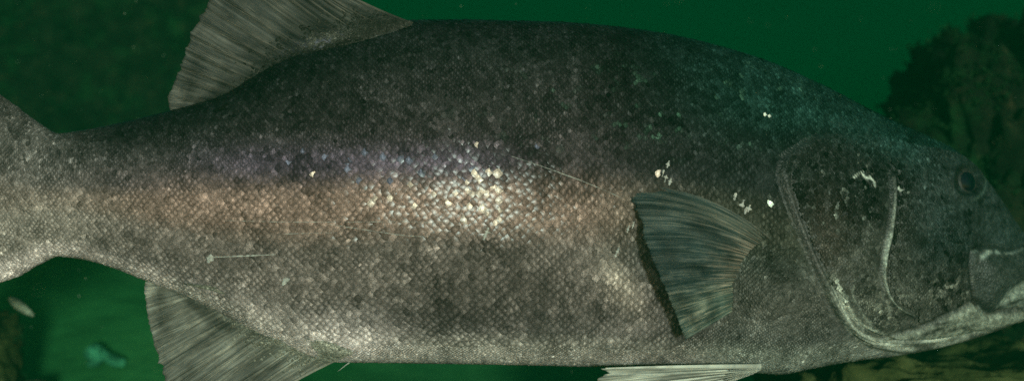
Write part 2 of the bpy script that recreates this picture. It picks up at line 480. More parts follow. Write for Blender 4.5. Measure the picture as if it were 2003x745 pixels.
def surf0(a, th):
    """station a (px), angle th 0=back .. pi=belly on the near side, beyond = far side"""
    y0 = yc(a)
    s = (CAM_D + y0) / CAM_D / 1000
    zt = (372.5 - crv(TOP, a)) * s; zb = (372.5 - crv(BOT, a)) * s
    f = crv(MIDW, a); zm = zt + (zb - zt) * f
    w = crv(WID, a) / 1000
    c = np.cos(th); n = 2.02
    y = w * np.sign(np.sin(th)) * np.clip(1 - np.abs(c) ** n, 0, 1) ** (1 / n)
    z = np.where(c > 0, zm + (zt - zm) * c, zm + (zm - zb) * c)
    return np.stack([(a - 1001.5) * s, y0 - y, z], -1)

OPERC = [(1700, 262), (1655, 252), (1605, 264), (1552, 292), (1526, 325), (1528, 362), (1543, 405), (1560, 447), (1579, 492), (1598, 538), (1618, 582), (1640, 622), (1668, 656), (1708, 680), (1765, 690)]
SEAM = [(1560, 318), (1546, 350), (1558, 400), (1576, 450), (1600, 505), (1628, 560), (1660, 612), (1700, 648), (1760, 668), (1840, 664), (1930, 642)]
PREOP = [(1748, 345), (1751, 395), (1744, 450), (1732, 505), (1730, 545), (1740, 580), (1760, 603), (1788, 618)]
MAXIL = [(1903, 492), (1930, 487), (1975, 492), (2015, 486), (2030, 505), (2010, 540), (1975, 574), (1945, 610), (1930, 613), (1913, 597), (1906, 560), (1902, 520)]
LJAW = [(1795, 645), (1840, 622), (1880, 606), (1905, 592), (1925, 612), (1950, 612), (1985, 606), (2040, 592), (2045, 612), (1990, 632), (1930, 650), (1860, 662), (1790, 668), (1720, 668), (1750, 655)]
EYE = (1888, 356)
def displace(u, v):
    h = np.zeros(u.shape)
    m = u > 1380
    U, V = u[m], v[m]
    d, side, par = line_dist(OPERC, U, V)
    s = d * side                                   # + on the head side of the gill edge (walking down, head is on the left)
    s = -s
    fade = (.25 + .75 * sstep(.2, .4, par)) * sstep(0, .12, par) * (1 - sstep(.93, 1., par))
    hh = fade * (.008 * sstep(-2, 10, s) * np.exp(-np.clip(s, 0, None) / 90) - .003 * np.exp(-((s + 5) / 7) ** 2))
    d, side, par = line_dist(SEAM, U, V)
    hh -= .0050 * np.exp(-(d / 4.5) ** 2) * sstep(.0, .08, par) * (1 - .6 * sstep(.7, 1, par))
    d, side, par = line_dist(PREOP, U, V)
    hh += .0035 * np.exp(-(d / 4.) ** 2) - .0035 * np.exp(-((d - 9) / 5) ** 2) * (side < 0)
    hh -= .004 * np.exp(-((d - 8) / 14) ** 2) * (side > 0)
    sd = poly_sd(MAXIL, U, V)
    hh += .015 * sstep(-4, 42, sd) - .004 * np.exp(-((sd + 4) / 4) ** 2)
    sd = poly_sd(LJAW, U, V)
    hh += .006 * sstep(-2, 10, sd) - .004 * np.exp(-((sd + 3) / 4) ** 2)
    # folds of the gill membrane under the cheek
    for k, off in enumerate((0, 10, 20, 28)):
        q = [(1640 - off * .3, 580 + off), (1668, 625 + off), (1710, 652 + off * .8), (1780, 667 + off * .55), (1860, 662 + off * .4), (1940, 641 + off * .25)]
        d, side, par = line_dist(q, U, V)
        hh -= .006 * np.exp(-(d / 2.6) ** 2) * np.sin(np.pi * np.clip(par, 0, 1)) ** .5
    # brow and eye socket
    r = np.hypot(U - EYE[0], (V - EYE[1]) * 1.0)
    hh += -.012 * np.exp(-(r / 24) ** 4) + .003 * np.exp(-((r - 31) / 5) ** 2)
    hh += .012 * np.exp(-((U - 1845) ** 2 + (V - 330) ** 2) / 70 ** 2)
    # two nostrils
    for (a, b) in ((1933, 382), (1944, 396)):
        hh -= .007 * np.exp(-((U - a) ** 2 + (V - b) ** 2) / 4.5 ** 2)
    # fleshy lobe at the root of the breast fin
    e = np.exp(-(((U - 1505) / 62) ** 2 + ((V - 570) / 58) ** 2))
    hh += .020 * e
    hh += .004 * fbm(U / 26, V / 26, 2) * sstep(1540, 1600, U)
    h[m] = hh
    h += .003 * fbm(u / 130, v / 130, 4)
    # hollow in front of the dorsal fin base, muscle swell behind the head
    h += .006 * np.exp(-(((u - 1250) / 260) ** 2 + ((v - 170) / 60) ** 2))
    return h

def surf(a, th):
    p = surf0(a, th)
    e = 1e-3
    pa = surf0(a + .5, th) - surf0(a - .5, th)
    pt = surf0(a, th + e) - surf0(a, th - e)
    n = np.cross(pa, pt); ln = np.linalg.norm(n, axis=-1, keepdims=True); n = n / np.maximum(ln, 1e-12)
    n = np.where((np.sin(th) > 0)[..., None], n * np.sign(-n[..., 1:2] + 1e-9), n * np.sign(n[..., 1:2] + 1e-9))
    u, v = to_px(p)
    return p + n * displace(u, v)[..., None] * np.clip(np.sin(th) * 3, 0, 1)[..., None], n, u, v

# ------------------------------------------------------------------ skin pigment, with ambient and rim light painted on crown and snout
def blend(c, col, w):
    w = np.clip(w, 0, 1)[..., None]
    return c * (1 - w) + np.asarray(col) * w
def pigment(u, v, a):
    zt = crv(TOP, a); zb = crv(BOT, a)
    f = np.clip((v - zt) / (zb - zt), 0, 1)
    stops = np.array([0, .10, .25, .42, .50, .58, .66, .8, .90, .95, 1.0])
    cols = np.array([(.008, .010, .010), (.010, .012, .011), (.027, .028, .026), (.044, .040, .039), (.105, .085, .066), (.112, .092, .070),
                     (.088, .084, .069), (.090, .087, .072), (.108, .108, .092), (.22, .23, .185), (.33, .34, .28)])
    c = np.stack([np.interp(f, stops, cols[:, k]) for k in range(3)], -1)
    # the back and head are darker forward, the tail a little paler
    c = c * (1 - .25 * sstep(900, 1500, u) * (1 - sstep(.35, .7, f)))[..., None]
    c = blend(c, (.15, .15, .12), .75 * (1 - sstep(60, 330, u)) * sstep(.15, .7, f))
    c = blend(c, (.10, .105, .09), .8 * (1 - sstep(20, 240, u)) * (1 - sstep(.2, .6, f)))
    # pale under-edge before the tail
    c = blend(c, (.30, .295, .25), (1 - sstep(300, 380, u)) * sstep(.84, .95, f))
    # coppery stripe along the flank
    st = np.exp(-((v - (398 + .012 * (u - 700))) / 40) ** 2) * sstep(220, 460, u) * (1 - .6 * sstep(900, 1100, u)) * (1 - sstep(1120, 1300, u))
    c = blend(c, (.195, .152, .116), .85 * st)
    vi = np.exp(-((v - 318) / 36) ** 2) * sstep(300, 520, u) * (1 - sstep(900, 1100, u))
    c = blend(c, (.066, .058, .076), .7 * vi)
    # dusky flank patch, pale vent and anal-fin root, pale patch behind the breast fin
    c = c * (1 - .62 * np.exp(-(((u - 880) / 130) ** 2 + ((v - 625) / 42) ** 2)) - .25 * np.exp(-(((u - 1100) / 170) ** 2 + ((v - 590) / 55) ** 2)))[..., None]
    c = blend(c, (.52, .52, .45), .95 * np.exp(-(((u - 690) / 92) ** 2 + ((v - 668) / 42) ** 2)))
    c = blend(c, (.31, .31, .26), .9 * np.exp(-(((u - 545) / 130) ** 2 + ((v - 645 - (u - 545) * .32) / 42) ** 2)))
    c = blend(c, (.27, .26, .20), .75 * np.exp(-(((u - 1225) / 38) ** 2 + ((v - 560 - (u - 1225) * .9) / 40) ** 2)))
    # mottling
    n1 = fbm(u / 150, v / 110, 0); n2 = fbm(u / 38, v / 34, 3); n3 = fbm(u / 14, v / 14, 1)
    n0 = fbm(u / 22, v / 30, 5, 3)
    c = c * np.clip(1 + 1.2 * n1 + .8 * n2 + .55 * n0 + .7 * n3, .3, 2.3)[..., None] * np.array([1.19, 1, 1.13])
    fw = sstep(1120, 1330, u) * (1 - sstep(470, 600, v))
    c = c * (1 - fw[..., None] * np.array([.52, .40, .42]))
    c = c * (1 - .18 * sstep(1300, 1450, u)[..., None] * np.array([1, .3, .5]))
    c = blend(c, np.array((.012, .034, .029)) * np.clip(1 + 1.5 * n2 + 1.2 * n3, .3, 2.2)[..., None], .85 * sstep(1200, 1560, u) * (1 - sstep(.12, .36, f)))  # nape takes on the crown's ambient teal light, painted in
    # greenish flecks on nape
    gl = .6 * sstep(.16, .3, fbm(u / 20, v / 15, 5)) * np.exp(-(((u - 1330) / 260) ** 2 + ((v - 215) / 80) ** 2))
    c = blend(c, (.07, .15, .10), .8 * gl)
    return c

def head_pigment(c, u, v):
    inside = -(lambda r: r[0] * r[1])(line_dist(OPERC, u, v))
    d_op, sd_op, par = line_dist(OPERC, u, v)
    hd = ((-d_op * sd_op) > 0) & (u > 1520)
    n2 = fbm(u / 30, v / 26, 4); n3 = fbm(u / 11, v / 11, 2); n4 = fbm(u / 5, v / 9, 3)
    t = sstep(340, 570, v) * (1 - .55 * sstep(1740, 1800, u) * (1 - sstep(540, 600, v)))
    base = np.stack([np.interp(t, [0, 1], q) for q in ((.0115, .056), (.0135, .055), (.0125, .048))], -1)
    base = blend(base, (.020, .052, .047), (1 - sstep(230, 330, v - (u - 1700) * .45)) * .8)  # crown tinted teal to stand in for ambient light from above
    base = blend(base, (.024, .033, .032), sstep(1760, 1850, u) * (1 - sstep(470, 560, v)))  # snout lightened in the colour to suggest rim light
    n6 = fbm(u / 90, v / 80, 1)
    base = base * np.clip(1 + 1.6 * n6 + 1.4 * n2 + 1.3 * n3 + 1.2 * n4, .25, 2.8)[..., None]
    so = -d_op * sd_op; wide = 4 + 46 * (1 - sstep(255, 335, v))
    w = sstep(-wide, wide, so) * (u > 1500)
    c = c * (1 - w[..., None]) + base * w[..., None]
    # reddish cast on the gill cover, grey membrane, dark seam
    c = blend(c, (.085, .062, .052), .3 * w * np.exp(-(((u - 1615) / 45) ** 2 + ((v - 470) / 90) ** 2)))
    sd = -d_op * sd_op
    mem = .75 * sstep(0, 3, sd) * (1 - sstep(14, 24, sd)) * sstep(.28, .42, par)
    c = blend(c, (.085, .08, .076), .8 * mem)
    d, s, pr = line_dist(SEAM, u, v)
    c = c * (1 - .55 * np.exp(-(d / 4.) ** 2) * sstep(.08, .3, pr) * (1 - sstep(.55, .75, pr)))[..., None]
    # pale throat membrane and lower jaw
    pale = w * sstep(-14, 14, poly_sd([(1610, 520), (1640, 560), (1690, 625), (1750, 660), (1850, 662), (1960, 640), (2050, 600), (2050, 660), (1900, 700), (1700, 720), (1640, 690), (1610, 600)], u, v))
    c = blend(c, (.085, .088, .074), pale * np.clip(.8 + 1.6 * n2, .25, 1))
    for k, off in enumerate((-5, 5, 15, 24, 32)):
        q = [(1630 - off * .3, 545 + off), (1668, 622 + off), (1710, 650 + off * .8), (1780, 666 + off * .55), (1860, 661 + off * .4), (1940, 640 + off * .25)]
        d, s, pr = line_dist(q, u, v)
        wv = np.exp(-(d / (2.0 + 2.6 * np.sin(np.pi * pr) ** 2)) ** 2) * np.clip(.55 + 2.6 * fbm(pr * 7 + k * 3.7, 0 * pr + k, 2), 0, 1)
        c = blend(c, (.56, .58, .49), .9 * wv * w)
    lj = sstep(-3, 6, poly_sd(LJAW, u, v))
    n5 = fbm((u + v * .6) / 42, (v + u * .22) / 9, 1)
    c = blend(c, (.25, .265, .215), lj * np.clip(.62 + 1.8 * n5 + 1.3 * n3, .08, 1))
    # dark network under the cheek
    net = np.exp(-(((u - 1790) / 55) ** 2 + ((v - 605) / 22) ** 2))
    c = c * (1 - .45 * net * (lj < .5))[..., None]
    # cheek creases: pale radiating flecks
    fl = sstep(.06, .16, fbm(u / 7 + v / 40, v / 16, 1)) * np.exp(-(((u - 1850) / 60) ** 2 + ((v - 560) / 32) ** 2))
    c = blend(c, (.21, .21, .175), .6 * fl * w)
    fl = sstep(.08, .16, np.abs(fbm(u / 12, v / 10, 4))) * np.exp(-(((u - 1725) / 40) ** 2 + ((v - 610) / 32) ** 2))
    c = blend(c, (.27, .27, .22), .6 * fl * w)
    # pale flecks on the gill cover
    fl = sstep(.17, .24, fbm(u / 9, v / 13, 0)) * np.exp(-(((u - 1650) / 75) ** 2 + ((v - 390) / 80) ** 2))
    c = blend(c, (.20, .22, .19), .55 * fl * w)
    # preopercle skin line
    d, s, pr = line_dist(PREOP, u, v)
    wd = .9 + 3.0 * np.exp(-((pr - .45) / .22) ** 2)
    c = blend(c, (.40, .44, .37), .9 * np.exp(-(d / wd) ** 2) * np.clip(.25 + 1.0 * pr * 2, 0, 1) * (1 - .35 * sstep(.85, 1, pr)) * np.clip(.75 + 2.0 * n3, .1, 1))
    for q in ([(1738, 560), (1752, 562), (1764, 566)], [(1734, 540), (1746, 541), (1756, 545)], [(1755, 578), (1770, 578), (1785, 581)], [(1745, 522), (1758, 518)],
              [(1673, 530), (1668, 560), (1664, 575), (1674, 590), (1690, 620), (1702, 632)], [(1640, 560), (1655, 580), (1670, 588)]):
        d, s, pr = line_dist(q, u, v, 12)
        c = blend(c, (.26, .28, .23), .7 * np.exp(-(d / 1.3) ** 2) * np.clip(.6 + 3 * n3, 0, 1))
    # upper jaw plate
    sd = poly_sd(MAXIL, u, v)
    c = blend(c, np.array((.032, .037, .034)) * np.clip(1 + 1.2 * n2 + .8 * n3, .4, 2)[..., None], sstep(-1, 3, sd) * .95)
    c = c * (1 - .6 * np.exp(-((sd + 4) / 3) ** 2) * (lj < .6))[..., None]
    for q, wd in (([(1905, 492), (1915, 490)], 4), ([(1918, 502), (1932, 494), (1950, 492)], 6.5), ([(1950, 495), (1978, 495), (1996, 489), (2004, 484)], 3.5), ([(1948, 600), (1962, 582), (1974, 560)], 2.2), ([(1908, 580), (1916, 600), (1926, 612)], 3)):
        d, s, pr = line_dist(q, u, v, 14)
        c = blend(c, (.42, .50, .43), (.9 if wd > 6 else .28) * np.exp(-(d / (wd * .62)) ** 2) * np.clip(.5 + 2.6 * n3, 0.05, 1))
    lip = sstep(-2, 5, poly_sd([(1942, 606), (1975, 566), (2010, 545), (2046, 540), (2046, 590), (1990, 602)], u, v))
    c = blend(c, (.24, .27, .225), lip * np.clip(.7 + 1.6 * n3, .2, 1))
    d, s, pr = line_dist([(1950, 606), (1985, 590), (2045, 572)], u, v, 14)
    c = c * (1 - .75 * np.exp(-(d / 4) ** 2))[..., None]
    # scar above the cheek and other pale nicks
    for q, wd in (([(1688, 341), (1694, 347), (1703, 346)], 3.4), ([(1703, 346), (1709, 354), (1712, 362)], 3.2), ([(1755, 369), (1765, 373), (1775, 377)], 2.0), ([(1669, 348), (1690, 333)], 1.2), ([(1514, 388), (1514, 404)], 2.2), ([(1500, 226), (1510, 230), (1518, 236)], 2.0)):
        d, s, pr = line_dist(q, u, v, 12)
        c = blend(c, (.50, .54, .47), .95 * np.exp(-(d / (wd * np.clip(.85 + 2.0 * n3, .2, 1.4))) ** 4))
    # dark ring round the eye with a pale rim in front
    r = np.hypot(u - EYE[0], v - EYE[1])
    c = c * (1 - .6 * np.exp(-((r - 27) / 7) ** 2))[..., None]
    ang = np.arctan2(v - EYE[1], u - EYE[0])
    c = blend(c, (.12, .19, .155), .3 * np.exp(-((r - 38) / 3) ** 2) * sstep(-1.4, -.5, ang) * (1 - sstep(.9, 1.4, ang)))
    return c

# ------------------------------------------------------------------ fish root and body
FISH = put(bpy.data.objects.new('giant_sea_bass', None), 'huge dark scaly sea bass facing right and filling the picture', 'fish')
A = np.concatenate([np.arange(-330, -20, 10), np.arange(-20, 1480, 4), np.arange(1480, 2052, 2), [2052]]).astype(float)
# close the snout: last ring is tiny
TH_near = np.linspace(0, np.pi, 241); TH_far = np.linspace(np.pi, 2 * np.pi, 61)[1:-1]
TH = np.concatenate([TH_near, TH_far])
AA, TT = np.meshgrid(A, TH, indexing='ij')
BP, BN, BU, BV = surf(AA, TT)
near = np.sin(TT) > -1e-6
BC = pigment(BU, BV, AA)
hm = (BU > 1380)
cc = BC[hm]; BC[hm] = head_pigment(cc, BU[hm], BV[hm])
body_me = mesh_np('body', BP.reshape(-1, 3), grid_faces(len(A), len(TH), True), M_SKIN)
set_col(body_me, BC.reshape(-1, 3))
body = put(bpy.data.objects.new('body', body_me), parent=FISH)
BVH = BVHTree.FromPolygons(BP[:, :241].reshape(-1, 3).tolist(), grid_faces(len(A), 241).tolist())
CAMP = Vector((0, -CAM_D, 0))
def on_body(u, v):
    d = Vector(at(float(u), float(v), 0)) - CAMP; d.normalize()
    h = BVH.ray_cast(CAMP, d)
    if h[0] is None:
        h = BVH.find_nearest(Vector(at(float(u), float(v), 0)))
    n = h[1]
    if n.dot(d) > 0: n = -n
    return np.array(h[0]), np.array(n)

# ------------------------------------------------------------------ scales
def scale_template():
    na, nb = 4, 5
    t = np.array([0, .4, .75, 1.0]); b = np.linspace(-1, 1, nb)
    V = []; R = []
    for i, tt in enumerate(t):
        for bb in b:
            ry = bb * [.78, 1.0, .84, .42][i]
            x = tt * 1.45 - .40 - (.10 * bb * bb if i == 3 else 0)
            z = [-.08, .02, .075, .085][i] - .026 * bb * bb * [1, 1, 1, .8][i]
            V.append((x, ry, z)); R.append([.55, .1, .25, 1.0][i] if abs(bb) < .3 else ([.7, .35, .5, 1.0][i] if abs(bb) < .8 else 1.0))
    return np.array(V), grid_faces(na, nb), np.array(R)
ST_V, ST_F, ST_R = scale_template()
ST_L = np.stack([ST_V[:, 0], ST_V[:, 1]], -1)

ARM = None
def scale_field():
    """lay scales along rows that follow the flank: param = station a, arc length from the mid line"""
    out = []
    # arc length tables
    ag = np.arange(-20, 1960, 10.); tg = np.linspace(0.02, np.pi + .05, 260)
    P = surf0(ag[:, None] + 0 * tg, 0 * ag[:, None] + tg)
    seg = np.linalg.norm(np.diff(P, axis=1), axis=-1) * 1000
    arc = np.concatenate([np.zeros((len(ag), 1)), np.cumsum(seg, 1)], 1)
    mid = np.array([np.interp(np.pi / 2, tg, arc[i]) for i in range(len(ag))])
    arc -= mid[:, None]
    def th_at(a, s):
        k = np.clip(((a - ag[0]) / 10).astype(int), 0, len(ag) - 2); f = (a - ag[k]) / 10
        r = np.empty(len(a))
        for kk in np.unique(k):
            w = k == kk
            r0 = np.interp(s[w], arc[kk], tg, left=-1, right=9); r1 = np.interp(s[w], arc[kk + 1], tg, left=-1, right=9)
            r[w] = np.where((r0 < 0) | (r1 < 0), -1, np.where((r0 > 8) | (r1 > 8), 9, r0 * (1 - f[w]) + r1 * f[w]))
        return r
    def lattice(size, a0, a1, taper):
        # stations where the rows step, spacing grows with local size
        if taper: sz = lambda a: size * crv([(-40, .60), (115, .68), (350, .88), (650, 1.0), (1150, 1.03), (1400, .92), (1700, .85)], a)
        else: sz = lambda a: size + 0 * a
        aa = [a0]
        while aa[-1] < a1: aa.append(aa[-1] + float(sz(np.array(aa[-1]))) * 1.0)
        aa = np.array(aa); rows = np.arange(-120, 121)
        if not taper: rows = np.arange(-190, 191)
        A_, R_ = np.meshgrid(aa, rows, indexing='ij')
        S_ = sz(A_)
        A_ = A_ + (R_ % 2) * S_ * .5
        A_ = A_.ravel(); S_ = S_.ravel(); R_ = R_.ravel()
        A_ = A_ + rng.normal(0, .06, len(A_)) * S_
        s = (R_ + rng.normal(0, .07, len(A_)) + 3.0 * fbm(A_ / 110, R_ / 13 + 40, 2, 3)) * S_ * .53
        A_ = A_ + S_ * 1.6 * fbm(A_ / 90 + 7, R_ / 11 + 60, 4, 3)
        th = th_at(A_, s)
        ok = (th > .02) & (th < np.pi + .02)
        return A_[ok], th[ok], S_[ok]
    for kind, (size, a0, a1, taper) in (('main', (14.2, -10, 1640, True)), ('upper', (9.6, -10, 1780, True)), ('fine', (7.2, -10, 1900, False))):
        a, th, S = lattice(size, a0, a1, taper)
        p, n, u, v = surf(a, th)
        zt = crv(TOP, a); zb = crv(BOT, a); f = (v - zt) / (zb - zt)
        d, side, par = line_dist(OPERC, u, v)
        head = ((-d * side) > -8) & (u > 1510)
        nape = (v < 300) & (u > 1560)
        drop = rng.random(len(u))
        head = (head & (v > 262)) | (nape & (drop < sstep(1570, 1760, u)))
        cheek = head & (u < 1900) & (v < 640) & (f < .93) & (np.hypot(u - EYE[0], v - EYE[1]) > 48) & (drop < .62)
        for ln, gap in ((PREOP, 8), (SEAM, 6), (OPERC, 12), ([(1690, 343), (1703, 347), (1712, 362)], 10), ([(1664, 545), (1672, 590), (1702, 632)], 7)):
            cheek &= line_dist(ln, u, v, 30)[0] > gap
        cheek &= (poly_sd(MAXIL, u, v) < -12) & (poly_sd(LJAW, u, v) < -8) & (poly_sd([(1600, 540), (1640, 570), (1690, 630), (1760, 655), (1850, 655), (1850, 720), (1600, 720)], u, v) < 0)
        belly = (f > .945) | ((th > 2.75) & (a > 700))
        lobe = poly_sd([(1452, 520), (1500, 494), (1545, 498), (1590, 560), (1640, 640), (1670, 720), (1300, 740), (1330, 675), (1400, 640), (1440, 610)], u, v) > 0
        fine = belly | lobe
        up = f + .05 * fbm(u / 60, v / 60, 2) + .25 * sstep(300, 60, u) < .36
        keep = {'fine': (fine & ~head) | cheek, 'main': ~fine & ~up & ~head, 'upper': ~fine & up & ~head}[kind]
        out.append([x[keep] for x in (a, th, S, p, n, u, v)] + [np.full(keep.sum(), kind == 'fine')])
    return [np.concatenate([o[k] for o in out]) for k in range(8)]

sa, sth, sS, sp, sn, su, sv, sfine = scale_field()
e = 1.0
tail = surf0(sa - e, sth) - surf0(sa + e, sth)
tail = tail - sn * (tail * sn).sum(1, keepdims=True); tail /= np.linalg.norm(tail, axis=1, keepdims=True)
spin = rng.normal(0, .07, len(sa)); tail = tail * np.cos(spin)[:, None] + np.cross(sn, tail) * np.sin(spin)[:, None]
# small random tilt of each scale
jit = rng.normal(0, .042, (len(sa), 2))
side = np.cross(sn, tail)
nn = sn + jit[:, :1] * tail + jit[:, 1:] * side; nn /= np.linalg.norm(nn, axis=1, keepdims=True)
tt_ = tail - nn * (tail * nn).sum(1, keepdims=True); tt_ /= np.linalg.norm(tt_, axis=1, keepdims=True)
ss_ = np.cross(nn, tt_)
siz = sS / 1000 * np.clip(rng.normal(1.02, .07, len(sa)), .75, 1.35)
wid = siz * .60
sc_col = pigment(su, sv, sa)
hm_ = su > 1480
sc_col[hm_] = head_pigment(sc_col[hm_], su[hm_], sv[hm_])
lum = np.clip(np.exp(rng.normal(-.03, .22, len(sa))), .4, 2.2)
upf = 1 - sstep(.30, .48, (sv - crv(TOP, sa)) / (crv(BOT, sa) - crv(TOP, sa)))
lum = lum * np.exp(rng.normal(-.03, .20, len(sa)) * upf) * np.where(rng.random(len(sa)) < .02 * upf, 1.9, 1)
sc_col = sc_col * lum[:, None] * 1.27
# pale scales: flash glint painted into their colour, plus the shoulder scar patch
glint_scar = np.exp(-(((su - 940) / 42) ** 2 + ((sv - 395) / 62) ** 2)) + .45 * np.exp(-(((su - 850) / 120) ** 2 + ((sv - 372) / 30) ** 2)) + .3 * np.exp(-(((su - 1300) / 16) ** 2 + ((sv - 345) / 28) ** 2))
hit = rng.random(len(sa)) < glint_scar * .26
force = hit.copy()
sc_col[hit] = np.array((.88, .70, .60)) * rng.uniform(.5, 1.1, (hit.sum(), 1))
vb = np.exp(-(((su - 760) / 200) ** 2 + ((sv - 322) / 28) ** 2)); hit = rng.random(len(sa)) < vb * .12
force2 = hit.copy()
sc_col[hit] = np.array((.18, .18, .26)) * rng.uniform(.6, 1.2, (hit.sum(), 1))
hit = rng.random(len(sa)) < .01
sc_col[hit] *= 1.8
# the 300 largest, most legible scales (mid flank) become single pieces
dash = np.clip(1.15 - sstep(.28, .5, (sv - crv(TOP, sa)) / (crv(BOT, sa) - crv(TOP, sa))) * .9 * (1 - .6 * sstep(900, 1200, su)) + rng.normal(0, .12, len(sa)), 0, 1.1)
dash[force] = rng.uniform(.5, 1.0, force.sum()); dash[force2] = 1.1
score = np.where(sfine, 1e9, np.hypot((su - 800) / 1.7, sv - 430))
single = np.zeros(len(sa), bool); single[np.argsort(score)[:300]] = True
def scale_verts(k):
    return (sp[k][:, None] + ST_V[None, :, 0, None] * siz[k][:, None, None] * tt_[k][:, None] + ST_V[None, :, 1, None] * wid[k][:, None, None] * ss_[k][:, None]
            + (ST_V[None, :, 2, None] * siz[k][:, None, None] + .0004) * nn[k][:, None])
k = np.where(~single)[0]
V = scale_verts(k)
F = (ST_F[None] + (np.arange(len(k)) * len(ST_V))[:, None, None]).reshape(-1, 4)
me = mesh_np('scales', V.reshape(-1, 3), F, M_SCALE)
set_col(me, np.repeat(sc_col[k], len(ST_V), 0)); set_vec(me, np.concatenate([np.tile(ST_L, (len(k), 1)), np.repeat(dash[k], len(ST_V))[:, None]], 1), 'loc')
put(bpy.data.objects.new('scale_cover', me), kind='stuff', parent=FISH)
me1 = mesh_np('scale', ST_V * np.array([1, .60, 1]), ST_F, M_SCALE1); set_vec(me1, np.concatenate([ST_L, np.zeros((len(ST_V), 1))], 1), 'loc')
for i in np.where(single)[0]:
    o = bpy.data.objects.new('scale', me1)
    mw = np.eye(4); mw[:3, 0] = tt_[i] * siz[i]; mw[:3, 1] = ss_[i] * siz[i]; mw[:3, 2] = nn[i] * siz[i]; mw[:3, 3] = sp[i] + nn[i] * .0004
    o.matrix_world = Matrix(mw.tolist()); o.color = (*[float(x) for x in sc_col[i]], 1)
    put(o, parent=FISH)
print('scales', len(sa))

# ------------------------------------------------------------------ scars: thin pale strips lying on the scales
M_SCAR = plain_material('scar_tissue', (.36, .35, .32), .6, .3, .35, 160)
def scar(pts, w, lift=.0030, n=None, rag=.5):
    p = polycurve(pts, n or max(6, int(len(pts) * 14)))
    r = np.random.default_rng(int(pts[0][0]) + int(pts[0][1])); V = []
    m = len(p)
    d = np.gradient(p, axis=0); d /= np.linalg.norm(d, axis=1, keepdims=True) + 1e-9
    q = np.stack([-d[:, 1], d[:, 0]], -1)
    ww = w * np.clip(1 + rag * r.normal(0, 1, m), .15, 2.2) * np.sin(np.pi * np.linspace(.06, .94, m)) ** .5
    for i in range(m):
        for kx, (f, l) in enumerate(((-1, -.001), (-.35, lift), (.35, lift), (1, -.001))):
            h, nrm = on_body(*(p[i] + q[i] * f * ww[i])); V.append(h + nrm * (l + .0006 if l > 0 else l))
    put(bpy.data.objects.new('scar', mesh_np('scar', V, grid_faces(m, 4), M_SCAR)), parent=FISH)
scar([(408, 512), (411, 506), (414, 500), (416, 498)], 6.0, .0036)
scar([(418, 502), (450, 501), (500, 499), (540, 497)], 1.3, .0036, 40, .7)
scar([(554, 556), (558, 549), (561, 541)], 5.5, .0036); scar([(560, 548), (568, 545)], 2, .0034)
scar([(440, 431), (560, 434), (700, 434), (790, 433), (862, 437)], .55, .0034, 90, 1.0)
scar([(545, 458), (600, 456), (650, 455)], .55, .0034, 30, 1.0)
scar([(640, 438), (720, 450), (790, 460), (850, 463)], .5, .0034, 50, 1.0)
scar([(1000, 306), (1060, 326), (1130, 351), (1190, 376), (1216, 388)], .55, .0034, 60, 1.0)
scar([(1092, 338), (1140, 355)], .7, .0034, 16)
for (a, b, w) in ((1452, 398, 6), (1464, 408, 5), (1437, 385, 4), (1458, 412, 4), (1306, 322, 4), (1301, 350, 5), (1310, 356, 4), (1296, 340, 4), (1205, 495, 4), (1209, 488, 3), (953, 452, 6), (948, 462, 4), (1238, 440, 3), (1228, 448, 3)):
    scar([(a - 2, b + 7), (a, b), (a + 2, b - 7)], w * .8, .0034, 8, .8)

# ------------------------------------------------------------------ fins
def fan_uv(me, uv):
    l = me.uv_layers.new(name='fan')
    idx = np.empty(len(me.loops), np.int32); me.loops.foreach_get('vertex_index', idx)
    l.data.foreach_set('uv', np.asarray(uv, np.float32)[idx].ravel())

